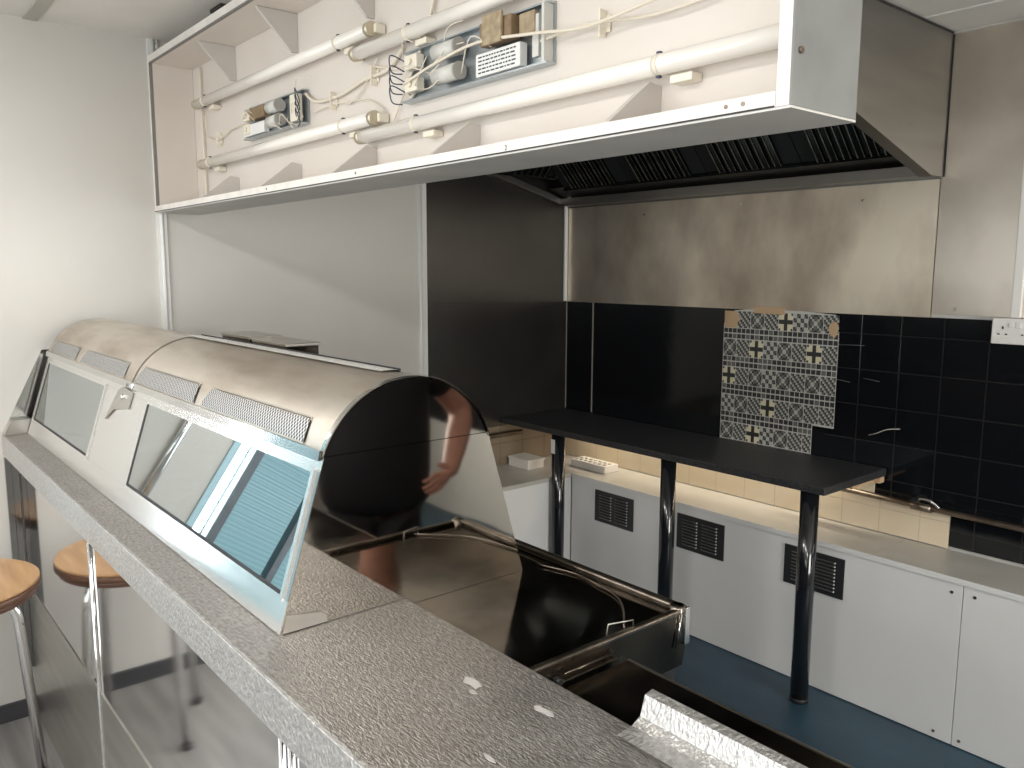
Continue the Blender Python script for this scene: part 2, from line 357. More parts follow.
# mosaic sheet
def mosaic():
    b = MB(); y = YW-.004
    x0, x1, z1 = -2.418, -1.822, 1.565
    cell = .0092
    def q(xa, xb, za, zb, mi):
        xa = max(xa, x0); xb = min(xb, x1 if za > 1.062 else -1.926)
        if xb <= xa: return
        vs = [b.bm.verts.new(p) for p in ((xa,y-.0012,za),(xb,y-.0012,za),(xb,y-.0012,zb),(xa,y-.0012,zb))]
        f = b.bm.faces.new(vs); f.material_index = mi
    b.prism([(x0,.884),(-1.925,.884),(-1.925,1.062),(x1,1.062),(x1,1.49),(-1.835,1.50),(-1.84,1.565),(-2.0,1.575),(-2.30,1.572),(-2.36,1.565),(-2.40,1.53),(x0,1.50)], 'y', y-.001, y+.003)
    order = ['star','hex','star','hex','flower','check','check','star']
    rows = ['xhxhfcx h', 'xhfcxhfh', 'fhxcxhxh', 'cxhfhxhh', 'xhfcxhhx']
    z = z1; gap = .003
    random.seed(3)
    for ri in range(5):
        zt = z; zb = z-.083
        T = .0745
        for ti in range(8):
            xa = x0+.003+ti*T
            kind = rows[ri].replace(' ','')[ti]
            if ri == 0 and ti == 0: kind = 'n'
            N = 8; cw = (T-gap)/N; ch = (zt-zb-gap)/N
            for i in range(N):
                for j in range(N):
                    u = (i+.5)/N-.5; v = (j+.5)/N-.5
                    if kind == 'x': m = 2 if abs(abs(u)-abs(v)) < .09 else (1 if math.hypot(u,v) < .45 and abs(u*v) > .02 else 3)
                    elif kind == 'h': m = [2,3,1][(i+ (j//2)*2+ j%2) % 3]
                    elif kind == 'c': m = 2 if (i//2+j//2)%2 else (1 if (i+j)%2 else 3)
                    elif kind == 'f': m = 4 if (abs(u) > .07 and abs(v) > .07 and max(abs(u),abs(v)) < .47 and abs(u)+abs(v) < .85) else 1
                    else: m = 5
                    q(xa+i*cw, xa+(i+1)*cw, zb+j*ch, zb+(j+1)*ch, m)
        z = zb
        for k in range(2):
            for ti in range(24):
                xa = x0+.003+ti*.0249
                q(xa, xa+.0215, z-.0245, z-.0035, 1 if random.random() < .75 else 3)
            z -= .027
    return b
g1 = mat('mosaic grout', (.58,.57,.53), .5)
ms = build('mosaic_sheet', mosaic(), [g1, mat('mosaic dark', (.035,.035,.035), .3), mat('mosaic light', (.50,.50,.45), .35), mat('mosaic grey', (.14,.14,.13), .35), mat('mosaic cream', (.74,.68,.48), .35), PAPER], loc=(-2.12, YW, .884))
tag(ms, 'grey and cream patterned mosaic sheet stuck on the black tiles', 'mosaic sheet')
pb = MB()
pbs = []
def blob(cx, cz, rx, rz, sd, y):
    random.seed(sd); return [(cx+rx*math.cos(a)*(.75+.35*random.random()), cz+rz*math.sin(a)*(.75+.35*random.random())) for a in [2*math.pi*k/11 for k in range(11)]]
for pl in (blob(-2.365,1.525,.04,.042,2,0), [(-2.25,1.557),(-2.085,1.555),(-2.09,1.588),(-2.25,1.59)], blob(-1.845,1.50,.022,.036,5,0)):
    build('torn_backing', MB().prism(pl, 'y', YW-.009, YW-.0055), PAPER, ms)

# ------------------------------------------------------------------ extractor hood
hood = empty('extractor_hood', (-2.5, 3.38, 2.12), 'large stainless extractor hood fixed to the back wall under the ceiling', 'extractor hood')
HX0, HX1, HYF = XW+.005, -1.43, 2.30
def hz(y): return 2.119+(YW-.1-y)*.27 if y < YW-.1 else 2.119
side = [(YW-.001,2.119),(YW-.1,2.119),(HYF,hz(HYF)),(HYF,ZC-.01),(YW-.001,ZC-.01)]
build('side_panel', MB().prism(side, 'x', HX1-.004, HX1), HOODST, hood)
# inward flange along the sloping edges
fl = MB().slab([(HX1,YW-.1,2.119),(HX1,HYF,hz(HYF)),(HX1-.05,HYF,hz(HYF)-.0),(HX1-.05,YW-.1,2.119)], (0,-.26,-.96), .004)
build('edge_flange', fl, HOODST, hood); fl = MB()
fl.slab([(HX0,YW-.06,2.125),(HX0,HYF,hz(HYF)),(HX0+.05,HYF,hz(HYF)),(HX0+.05,YW-.06,2.125)], (0,-.26,-.96), .004)
fl.slab([(HX0+.05,YW-.06,2.125),(HX0+.05,HYF,hz(HYF)),(HX0+.05,HYF,hz(HYF)+.03),(HX0+.05,YW-.06,2.155)], (1,0,0), .003)
build('edge_flange', fl, HOODST, hood)
build('front_panel', MB().box(HX0, HX1, HYF-.004, HYF, hz(HYF), ZC-.01), HOODST, hood)
rim = MB().box(HX0, HX1-.004, YW-.012, YW-.003, 2.112, 2.15).prism([(YW-.10,2.119),(YW-.012,2.119),(YW-.012,2.125),(YW-.085,2.135),(YW-.10,2.16)], 'x', HX0+.05, HX1-.004)
build('grease_channel', rim, HOODST, hood)
build('channel_wall', MB().prism([(YW-.02,2.15),(YW-.18,2.205),(YW-.18,2.212),(YW-.02,2.158)], 'x', HX0+.05, HX1-.004), HOODST, hood)
build('sealant_line', MB().box(HX1, HX1+.005, YW-.006, YW-.0025, 2.119, ZC-.012), BLACKPL, hood)
build('sealant_line', MB().box(HX1, HX1+.004, HYF, YW-.01, ZC-.010, ZC-.004), BLACKPL, hood)
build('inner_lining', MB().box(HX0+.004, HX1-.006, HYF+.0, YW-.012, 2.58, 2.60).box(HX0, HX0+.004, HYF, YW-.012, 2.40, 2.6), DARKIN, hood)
def filter_bank(P0, along, n, wdt, up):
    """n baffle filters side by side starting at P0 along the 'along' axis, leaning along 'up'"""
    al = Vector(along); u = Vector(up); nn = al.cross(u).normalized()
    if nn.z > 0: nn = -nn
    for k in range(n):
        o = Vector(P0)+al*(wdt*k)
        b = MB().slab([o, o+al*(wdt-.006), o+al*(wdt-.006)+u, o+u], nn, .012)
        f = build('baffle_filter', b, DARKIN, hood)
        m = 6
        for i in range(m):
            w_ = (wdt-.14)/m
            a = o+al*(.07+w_*(i+.2))+nn*.013
            bf = build('baffle', MB().slab([a+u*.03, a+al*w_*.5+u*.03, a+al*w_*.5+u*.97, a+u*.97], nn, .014), DARKBAF, f)
        for i in range(m):
            w_ = (wdt-.14)/m
            a = o+al*(.07+w_*(i+.2))+nn*.03
            build('baffle_edge', MB().tube([a+u*.04, a+u*.96], .0035, 8).tube([a+al*w_*.5+u*.04, a+al*w_*.5+u*.96], .0022, 8), FILT, f)
        build('filter_frame', MB().slab([o-nn*-.0125, o+al*(wdt-.006)+nn*.0125, o+al*(wdt-.006)+u*.03+nn*.0125, o+u*.03+nn*.0125], nn, .012), DARKBAF, f)
filter_bank((-3.36,3.20,2.205), (1,0,0), 4, .48, (0,-.30,.30))
filter_bank((-3.42,2.36,2.215+.05), (0,1,0), 2, .40, (.28,0,.30))

# ------------------------------------------------------------------ black table, cabinets
tb = empty('breakfast_bar_table', (-2.5, 3.13, 0), 'long black laminate table along the back wall on black tube legs', 'table')
build('table_top', MB().box(XW+.013, -1.571, 2.878, YW-.008, .898, .930, .003), BLACKTOP, tb)
build('end_batten', MB().box(-1.62, -1.60, 3.15, 3.37, .872, .897).box(-1.60, -1.575, 3.33, 3.37, .872, .897), PAPER, tb)
for x in (-3.125, -2.378, -1.665):
    lg = build('leg', MB().tube([(x,2.94,.012),(x,2.94,.897)], .036, 32), BLACKGL, tb)
    build('foot', MB().disc(x, 2.94, 0, .022, .038, 32, .004), BLACKPL, lg)
    if x < -3: build('sticker', MB().box(x-.018, x+.012, 2.9015, 2.903, .79, .865), LABELW, lg)
# unseen strip added under the table to go with the fill light
ls = build('added_light_strip', MB().box(-3.4, -1.75, 3.345, 3.36, .885, .8965), TUBEPL)
tag(ls, 'added unseen light strip under the back edge of the black table', 'light strip')

CT = .648
segs = [(-3.168,-2.503,'low white cabinet behind the left table legs, one grille',[-2.848]), (-2.50,-1.128,'wide low white cabinet with two grilles behind the right table leg',[-2.294,-1.712]), (-1.125,.75,'low white cabinet at the right end without a grille',[])]
def grille(parent, x):
    y = 3.085
    g = build('vent_grille', MB().box(x-.136, x+.136, y-.006, y, .424, .595, .002), GRILLE, parent)
    for cx in (x-.056, x+.056):
        for k in range(9):
            z = .445+k*.0152
            s = MB(); s.slab([(cx-.042,y-.0065,z),(cx+.042,y-.0065,z),(cx+.042,y-.013,z+.007),(cx-.042,y-.013,z+.007)], (0,-.6,-.8), .0012)
            build('louvre', s, SLATM, g)
    for cx in (x-.008, x+.104):
        for k in range(9):
            z = .447+k*.0152; build('louvre_end', MB().tube([(cx-.006,y-.010,z+.002),(cx-.006,y-.0125,z+.004)], .0035, 8), LABELW, g)
for i, (a, b, lab, gs) in enumerate(segs):
    cb = empty('low_cabinet', ((a+b)/2, 3.2, 0), lab, 'cabinet', 'low white cabinets')
    build('front_panel', MB().box(a, b, 3.085, 3.103, .004, CT-.022, .001), WHITECAB, cb)
    build('carcass', MB().box(a+.002, b-.002, 3.104, YW-.002, 0, CT-.024), WHITECAB, cb)
    sc = MB()
    for x, z in {0:(), 1:((-1.165,.588),(-1.192,.03)), 2:((-1.086,.591),(-1.10,.03))}[i]:
        build('screw', MB().tube([(x,3.083,z),(x,3.086,z)], .006, 10), PIPE, cb)
    for x in gs: grille(cb, x)
cb = empty('low_cabinet', (-3.35, 2.5, 0), 'low white cabinet along the end wall left of the table legs', 'cabinet', 'low white cabinets')
build('front_panel', MB().box(-3.188, -3.17, 1.45, 3.08, .004, CT-.022), WHITECAB, cb)
build('carcass', MB().box(XW+.001, -3.189, 1.45, YW-.002, 0, CT-.024), WHITECAB, cb)
wt = build('cabinet_worktop', MB().prism([(XW+.01,1.45),(-3.165,1.45),(-3.165,3.079),(.75,3.079),(.75,YW-.007),(XW+.01,YW-.007)], 'z', CT-.022, CT), CABTOP)
tag(wt, 'off white worktop running over the low white cabinets', 'worktop')
build('front_edge', MB().box(-3.165, .75, 3.0765, 3.079, CT-.022, CT), WHITECAB, wt)
build('joint_line', MB().slab([(-1.47,3.085,CT),(-1.467,3.085,CT),(-1.467,3.378,CT),(-1.47,3.378,CT)], (0,0,1), .0008), CEILBAR, wt)

# boxes on the worktop
bx = empty('junction_box', (-3.45, 3.0, CT), 'plain white plastic box on the corner cabinet left of the first table leg', 'box')
build('box_body', MB().box(-3.53, -3.36, 2.93, 3.05, CT, CT+.045, .003), SOCKET, bx)
build('box_lid', MB().box(-3.535, -3.355, 2.925, 3.055, CT+.0455, CT+.055, .002), LABELW, bx)
bx = empty('terminal_box', (-3.18, 3.28, CT), 'white plastic box with knockouts right of the first table leg', 'box')
build('box_body', MB().box(-3.30, -3.03, 3.20, 3.31, CT, CT+.04, .003), SOCKET, bx)
for k in range(7):
    for j in range(2): build('knockout', MB().disc(-3.275+k*.036, 3.23+j*.04, CT+.0402, CT+.046, .011, 12), CAPAC, bx)

# pipe on back wall
pp = empty('gas_pipe', (-1.4, 3.33, .80), 'tarnished metal pipe running along the back wall over the cream tiles', 'pipe')
build('pipe_run', MB().tube([(-1.95,3.335,.818),(.9,3.335,.79)], .0125, 16), PIPE, pp)
build('pipe_coupling', MB().tube([(-1.44,3.335,.810),(-1.36,3.335,.809)], .0165, 16), PIPE, pp)
build('pipe_clip', MB().tube(smooth_path([(-1.42,3.345,.826),(-1.40,3.33,.845),(-1.36,3.32,.845),(-1.33,3.33,.82)]), .006, 8).box(-1.45,-1.42,3.335,3.385,.822,.832), CHROME, pp)
pp = empty('wall_pipe', (-3.5, 2.9, .83), 'dark pipe along the end wall behind the display cabinet', 'pipe')
build('pipe_run', MB().tube([(-3.50,1.5,.84),(-3.50,3.0,.84)], .014, 14), PIPE, pp)
build('pipe_coupling', MB().tube([(-3.50,2.70,.84),(-3.50,2.76,.84)], .02, 14), CHROME, pp)
lw = build('loose_wire', MB().tube(smooth_path([(-1.66,YW-.003,1.06),(-1.62,YW-.03,1.075),(-1.57,YW-.03,1.10),(-1.53,YW-.002,1.105)]), .0015, 6), CABLE)
tag(lw, 'short thin pale wire poking out of the black tiles', 'wire')

# socket and trunking
so = empty('double_socket', (-1.12, YW, 1.535), 'white double wall socket at the right edge above the black tiles', 'socket')
build('face_plate', MB().box(-1.203, -1.045, YW-.03, YW-.003, 1.487, 1.583, .003), SOCKET, so)
for cx in (-1.165, -1.085):
    h = MB().box(cx-.003, cx+.003, YW-.0312, YW-.0302, 1.542, 1.553).box(cx-.017, cx-.009, YW-.0312, YW-.0302, 1.521, 1.526).box(cx+.009, cx+.017, YW-.0312, YW-.0302, 1.521, 1.526)
    build('socket_hole', h, INK, so)
for cx in (-1.135, -1.112): build('switch', MB().box(cx-.008, cx+.008, YW-.034, YW-.0302, 1.548, 1.568, .001), SOCKET, so)
tr = build('cable_trunking', MB().box(-1.147, -1.113, YW-.022, YW-.003, 1.585, ZC-.012, .003), SOCKET)
tag(tr, 'white cable trunking rising from the wall socket', 'trunking')

# ------------------------------------------------------------------ serving counter (front)
ZT = 1.135
ct = empty('serving_counter', (-1.8, .62, 0), 'long serving counter with embossed steel top and mirror steel front', 'counter')
top = MB().box(XW+.003, 1.6, .469, .7975, ZT-.038, ZT, .003)
build('countertop', top, HAMMER, ct)
build('drop_edge', MB().box(XW+.003, 1.6, .467, .472, ZT-.082, ZT-.003, .001), HAMMER_LIT, ct)
for a, b in ((-3.54,-2.475),(-2.445,-1.205),(-1.15,1.6)):
    build('front_panel', MB().box(a, b, .515, .525, .546, ZT-.04), PANEL, ct)
    build('kick_plate', MB().box(a, b, .512, .524, .0, .544), KICK, ct)
for x in (-2.46, -1.195, -1.16):
    build('joint_strip', MB().tube([(x,.512,.0),(x,.512,ZT-.083)], .006, 12).box(x-.013, x+.013, .513, .5145, 0, ZT-.083), CHROME, ct)
build('core', MB().box(XW+.003, 1.6, .526, .54, 0, ZT-.04).box(XW+.003, 1.6, .54, .79, .0, ZT-.30), BLACKPL, ct)
lipm = MB().prism([(.7975,ZT-.03),(.7975,ZT-.003),(.77,ZT-.0),(.76,ZT+.0035),(.79,ZT+.006),(.806,ZT+.014),(.815,ZT+.042),(.83,ZT+.045),(.836,ZT+.040),(.836,ZT-.03)], 'x', -.688, 1.6)
build('upstand', lipm, HAMMER_LIT, ct)
sm = MB()
random.seed(11)
for cx, cy, r in ((-.93,.70,.016),(-.905,.685,.007),(-.80,.73,.012),(-.76,.60,.008)):
    pts = [(cx+r*1.6*math.cos(a)*(.5+.6*random.random()), cy+r*.7*math.sin(a)*(.5+.6*random.random())) for a in [2*math.pi*k/9 for k in range(9)]]
    build('residue_spot', MB().prism(pts, 'z', ZT-.0005, ZT+.0004), SMEAR, ct)

# ------------------------------------------------------------------ frying range behind
RX1 = -.905
rg = empty('frying_range', (-1.9, 1.0, 0), 'dark stainless frying range behind the counter with mirror bright sunken top', 'frying range')
build('side_panel', MB().prism([(.7985,.55),(1.06,.55),(1.06,1.02),(1.175,1.02),(1.183,1.05),(1.183,ZT-.012),(.7985,ZT-.012)], 'x', RX1-.012, RX1), DARKST, rg)
build('cabinet_body', MB().box(-3.1, -.96, .80, 1.10, .12, 1.06), DARKST, rg)
build('back_panel', MB().box(-3.1, RX1-.03, 1.170, 1.183, 1.03, ZT-.014, .002), DARKST, rg)
build('pan', MB().box(-3.1, RX1-.013, .80, 1.168, ZT-.020, ZT-.014), PANST, rg)
rm = MB().box(-3.1, RX1+.0, 1.166, 1.186, ZT-.014, ZT, .004).box(RX1-.012, RX1+.002, .7985, 1.186, ZT-.014, ZT-.004, .003)
rm.disc(RX1-.012, 1.172, ZT-.07, ZT, .016, 16, .003)
build('rim', rm, RIMST, rg)
build('corner_bead', MB().tube([(RX1+.004,1.165,ZT-.012),(RX1+.004,1.15,ZT-.075)], .0018, 6).box(RX1-.002, RX1+.004, 1.176, 1.19, ZT-.075, ZT-.004, .001), STEELPOL, rg)
for x, y in ((RX1-.03,1.145),(-3.05,1.145)):
    build('leg', MB().box(x-.022, x+.022, y-.022, y+.022, 0, 1.03), mat('range leg', (.12,.12,.12), .3, .8), rg)
# round wire lid hinge lying on the pan
arc = smooth_path([(-1.262, 1.130, ZT-.010), (-1.18, 1.152, ZT-.010), (-1.13, 1.150, ZT-.010), (-1.02, 1.125, ZT-.010), (-.925, 1.035, ZT-.010)], 5)
build('lid_wire', MB().tube(arc, .0018, 8), RIMST, rg)
build('catch', MB().tube([(-.935,1.00,ZT-.014),(-.933,1.002,ZT+.004),(-.918,1.05,ZT+.004),(-.918,1.05,ZT-.014)], .0013, 6), STEEL, rg)
build('slot_handle', MB().box(RX1+.0005, RX1+.010, .86, .985, 1.0935, 1.097, .001).tube([(RX1+.008,.862,1.107),(RX1+.008,.983,1.107)], .002, 8), DARKST, rg)
build('slot_knob', MB().tube([(RX1,.850,1.099),(RX1+.014,.850,1.099)], .006, 10), BLACKPL, rg)
# flue boxes rising behind the cabinet
for i, (a, b, z) in enumerate(((-3.20,-2.93,1.495),(-2.90,-2.62,1.490))):
    fb = empty('flue_box', ((a+b)/2, 1.25, 0), ('left' if i == 0 else 'right')+'hand one of two grey flue boxes behind the display cabinet', 'flue', 'flue boxes')
    build('flue_body', MB().box(a, b, 1.19, 1.31, 0, z), DARKST, fb)
    build('flue_cap', MB().box(a-.006, b+.006, 1.186, 1.316, z+.0005, z+.012, .002), STEEL, fb)

# low dark worktop to the right of the range
wk = empty('steel_worktop', (-.2, .95, 0), 'dark low steel worktop right of the frying range behind the counter', 'worktop')
build('worktop_slab', MB().box(RX1+.019, 1.6, .838, 1.0, 1.055, 1.092, .002).box(RX1+.019, -.69, .80, .838, 1.055, 1.092), DARKST, wk)
build('back_edge', MB().box(RX1+.019, 1.6, 1.0005, 1.005, 1.05, 1.093), STEEL, wk)
build('worktop_base', MB().box(-.86, 1.6, .80, .97, 0, 1.054), DARKST, wk)

# ------------------------------------------------------------------ heated display cabinet
dc = empty('heated_display_cabinet', (-2.4, .81, ZT), 'curved stainless heated display cabinet with slanted glass front on the counter', 'display cabinet')
CX0, CX1, XS = -3.50, -1.263, -2.40
cy, cz, R_ = .812, 1.366, .192
def arcp(a0, a1, n, r=R_): return [(cy-r*math.cos(math.radians(a0+(a1-a0)*k/n)), cz+r*math.sin(math.radians(a0+(a1-a0)*k/n))) for k in range(n+1)]
A0, A1 = 20, 162
def roof(x0, x1, r):
    b = MB(); o = arcp(A0, A1, 40, r); i = arcp(A0, A1, 40, r-.003)
    rings = [[b.bm.verts.new((x, *p)) for p in o+i[::-1]] for x in (x0, x1)]
    n = len(rings[0])
    for k in range(n):
        f = b.bm.faces.new((rings[0][k], rings[1][k], rings[1][(k+1)%n], rings[0][(k+1)%n])); f.smooth = k < 40 or 41 <= k < 81
    return b
build('roof', roof(XS+.003, CX1-.006, R_), ROOFST, dc)
build('roof', roof(CX0, XS+.003, R_+.0015), ROOFST, dc)
build('roof_edge', roof(CX1-.008, CX1+.003, R_+.002), STEELPOL, dc)
# end panels
segp = [(.635,1.432)] + arcp(A0, A1, 40, R_-.004) + [(.993,1.432)]
build('arch_panel', MB().prism(segp, 'x', CX1-.004, CX1), MIRROR, dc)
build('end_panel', MB().prism([(.545,ZT+.001),(.636,1.431),(.994,1.431),(1.083,ZT+.001),(1.087,ZT-.0135),(.7985,ZT-.0135),(.7985,ZT+.001)], 'x', CX1-.005, CX1+.001), MIRROR, dc)
build('base_gap', MB().box(CX1-.004, CX1+.0005, .57, .797, ZT-.0002, ZT+.0012), GASKET, dc)
build('corner_plate', MB().prism([(.549,ZT+.002),(.556,1.168),(.62,1.158),(.632,1.148),(.632,ZT+.002)], 'x', CX1+.0012, CX1+.003), STEEL, dc)
build('arch_panel', MB().prism(segp, 'x', CX0, CX0+.004), STEEL, dc)
build('end_panel', MB().prism([(.545,ZT+.001),(.636,1.431),(.994,1.431),(1.083,ZT+.001)], 'x', CX0+.002, CX0+.007), STEELPOL, dc)
build('wall_cheek', MB().prism([(.470,ZT+.001),(.62,1.445),(.66,1.445),(.60,ZT+.001)], 'x', XW+.002, XW+.010), STEELPOL, dc)
build('wall_cheek_foot', MB().prism([(.470,ZT+.001),(.495,1.19),(.56,1.19),(.545,ZT+.001)], 'x', XW+.011, CX0-.001), STEEL, dc)
build('rear_panel', MB().slab([(CX0,1.083,ZT),(CX1-.005,1.083,ZT),(CX1-.005,.994,1.431),(CX0,.994,1.431)], (0,.957,.29), .002), STEEL, dc)
build('cabinet_floor', MB().box(CX0+.008, CX1-.006, .56, 1.07, ZT+.002, ZT+.012), DARKST, dc)
# slanted front
n_ = Vector((0,-.955,.298)).normalized()
def S(x, s, d=0.): return Vector((x, .543+.092*s, ZT+.295*s)) + n_*d
def strip(b, x0, x1, s0, s1, d0=0., t=.004): b.slab([S(x0,s0,d0), S(x1,s0,d0), S(x1,s1,d0), S(x0,s1,d0)], n_, t); return b
for s0_, s1_ in ((.005,.19),(.92,1.0)): build('front_frame', strip(MB(), -3.49, CX1, s0_, s1_, -.006, .006), FRAMEM, dc)
build('centre_panel', strip(MB(), -2.641, -2.237, .191, .919, -.006, .006), FRAMEM, dc)
build('side_strip', strip(MB(), -1.284, CX1, .191, .919, -.006, .006), STEELPOL, dc)
build('side_strip', strip(MB(), -3.49, -3.461, .191, .919, -.006, .006), STEELPOL, dc)
def window(x0, x1, s0, s1):
    w_ = .010
    f = build('window_frame', strip(strip(strip(strip(MB(), x0-w_, x0, s0-.03, s1+.03, 0, .004), x1, x1+w_, s0-.03, s1+.03, 0, .004), x0, x1, s1, s1+.03, 0, .004), x0, x1, s0-.03, s0, 0, .004), FRAMEM, dc)
    build('gasket', strip(strip(MB(), x0, x0+.009, s0, s1, 0, .003), x0, x1, s0, s0+.02, 0, .003), GASKET, f)
    build('glass', strip(MB(), x0+.001, x1-.001, s0+.002, s1-.002, -.001, .003), GLASS, f)
window(-2.226, -1.288, .205, .905)
window(-3.44, -2.652, .205, .905)
lockp = MB().slab([S(-2.56,.62,.001), S(-2.50,.74,.001), S(-2.37,.80,.001), S(-2.37,.95,.001), S(-2.46,.97,.001), S(-2.50,.93,.001)], n_, .004)
build('hinge_plate', lockp, STEEL, dc)
build('hinge_bolt', MB().tube([S(-2.44,.88,.004), S(-2.44,.88,.012)], .008, 10).tube([S(-2.42,1.0,.0), S(-2.36,1.0,.0)], .012, 12), CHROME, dc)
# hinge rail with small lugs where the roof meets the front
rail = MB(); rail.slab([(CX0,.628,1.425),(CX1,.628,1.425),(CX1,.632,1.443),(CX0,.632,1.443)], (0,-1,.2), .004)
build('hinge_rail', rail, STEELPOL, dc)
# vents in the lower part of the roof curve
def vent(x0, x1, inset=.02):
    b = MB(); a0, a1 = 24, 37
    P = arcp(a0, a1, 4, R_+.003); Q = arcp(a0, a1, 4, R_-.001)
    rows = []
    for k in range(5):
        t = inset*(k/4)**1.5
        rows.append([b.bm.verts.new((x0+t, *P[k])), b.bm.verts.new((x1-t*.6, *P[k]))])
    for k in range(4): b.bm.faces.new((rows[k][0], rows[k][1], rows[k+1][1], rows[k+1][0]))
    return build('vent_grille', b, PERF, dc)
for a, b in ((-3.46,-3.07),(-3.0,-2.48),(-2.37,-1.91),(-1.86,-1.34)):
    v = vent(a, b)
    e = MB(); P = arcp(37.6, 38.6, 1, R_+.003)
    e.slab([(a+.02,*P[0]),(b-.012,*P[0]),(b-.012,*P[1]),(a+.02,*P[1])], (0,-.7,.7), .0015)
    build('vent_edge', e, STEEL, v)
# white perforated strip along the ridge
b = MB(); P = arcp(85, 98, 4, R_+.004)
for k in range(4):
    b.bm.faces.new([b.bm.verts.new(p) for p in ((-2.42,*P[k]),(-1.34,*P[k]),(-1.34,*P[k+1]),(-2.42,*P[k+1]))])
build('perforated_strip', b, PERFW, dc)
build('strip_edge', MB().box(-2.42, -1.34, P[4][0]-.001, P[4][0]+.002, P[4][1]-.004, P[4][1]+.003), GASKET, dc)

# ------------------------------------------------------------------ light box fascia
FX0, FX1, FY0, FY1, FZ0, FZ1 = XW+.003, -.666, 1.067, 1.249, 1.98, 2.592
fa = empty('light_box_sign', (-2.1, FY1, FZ0), 'open cream light box sign casing hanging over the counter, cover removed', 'sign casing')
build('bottom_board', MB().box(FX0, FX1-.025, FY0, FY1, FZ0+.004, FZ0+.026), LIP, fa)
build('top_board', MB().box(FX0, FX1-.025, FY0, FY1, FZ1-.026, FZ1), LIP, fa)
build('side_board', MB().box(FX0, FX0+.022, FY0, FY1, FZ0+.027, FZ1-.027), LIP, fa)
build('side_board', MB().box(FX1-.024, FX1-.003, FY0, FY1, FZ0+.004, FZ1), LIP, fa)
build('back_board', MB().box(FX0+.023, FX1-.025, FY1-.012, FY1-.002, FZ0+.027, FZ1-.027), CREAMW, fa)
build('inner_lining', MB().box(FX0+.0225, FX0+.026, FY0+.012, FY1-.013, FZ0+.027, FZ1-.027).box(FX0+.027, FX1-.026, FY0+.012, FY1-.013, FZ1-.030, FZ1-.027).box(FX0+.027, FX1-.026, FY0+.012, FY1-.013, FZ0+.0265, FZ0+.029), CREAMW, fa)
build('metal_underside', MB().box(FX0, FX1, FY0+.001, FY1+.001, FZ0, FZ0+.0035), UNDER, fa)
build('shadow_gap', MB().box(FX0+.001, FX1-.026, FY0-.0008, FY0-.0001, FZ0+.0036, FZ0+.0062), BLACKPL, fa)
build('end_plate', MB().box(FX1-.0025, FX1, FY0+.001, FY1+.001, FZ0+.004, FZ1+.05), ENDCAPM, fa)
build('dark_bead', MB().box(FX0+.022, FX0+.0265, FY0-.001, FY0+.011, FZ0+.027, FZ1-.027).box(FX0+.022, FX1-.026, FY0-.001, FY0+.011, FZ1-.030, FZ1-.0265), mat('grey bead', (.22,.21,.20), .5), fa)
for x in (-3.075,-2.56,-2.083,-1.60,-1.05):
    build('gusset', MB().prism([(FY1-.013,FZ1-.031),(FY1-.013,FZ1-.15),(FY1-.035,FZ1-.15),(FY0+.04,FZ1-.040),(FY0+.035,FZ1-.031)], 'x', x-.006, x+.006), GUSSET_SHADE, fa)
for x in (-3.085,-2.56,-2.083,-1.605,-1.05):
    build('gusset', MB().prism([(FY1-.013,FZ0+.03),(FY1-.013,FZ0+.112),(FY1-.045,FZ0+.118),(FY0+.03,FZ0+.035),(FY0+.03,FZ0+.03)], 'x', x-.006, x+.006), GUSSET_SHADE, fa)
for x, y, z in ((FX1+.0005,1.085,2.06),(FX1+.0005,1.09,2.40)):
    build('screw', MB().tube([(x-.001,y,z),(x+.003,y,z)], .005, 10), PIPE, fa)
for x in (-.745,-.775,-1.9,-2.45): build('nail_head', MB().tube([(x,FY0-.001,FZ0+.016),(x,FY0+.001,FZ0+.016)], .0035, 8), PIPE, fa)
tx = bpy.data.curves.new('pencil_mark','FONT'); tx.body = '2'; tx.size = .015; tx.extrude = .0003
to = bpy.data.objects.new('pencil_mark', tx); C.objects.link(to); to.parent = fa
to.location = Vector((-1.30,FY0-.0008,FZ0+.008))-origin(fa); to.rotation_euler = (math.pi/2,0,0)
bpy.context.view_layer.update()
pm = bpy.data.meshes.new_from_object(to.evaluated_get(bpy.context.evaluated_depsgraph_get())); pm.materials.clear(); pm.materials.append(PIPE)
po = bpy.data.objects.new('pencil_mark', pm); C.objects.link(po); po.parent = fa; po.location = to.location; po.rotation_euler = to.rotation_euler
bpy.data.objects.remove(to); po.name = 'pencil_mark'
# hanger above the casing into the ceiling, and the upper backing above the hood front
hg = build('ceiling_bracket', MB().box(-2.98, -2.955, 1.16, 1.20, FZ1, ZC).box(-3.02,-2.92,1.13,1.23,ZC-.012,ZC-.001), mat('dark bracket', (.05,.045,.04), .5, .5))
tag(hg, 'small dark bracket between the light box casing and the ceiling', 'bracket')

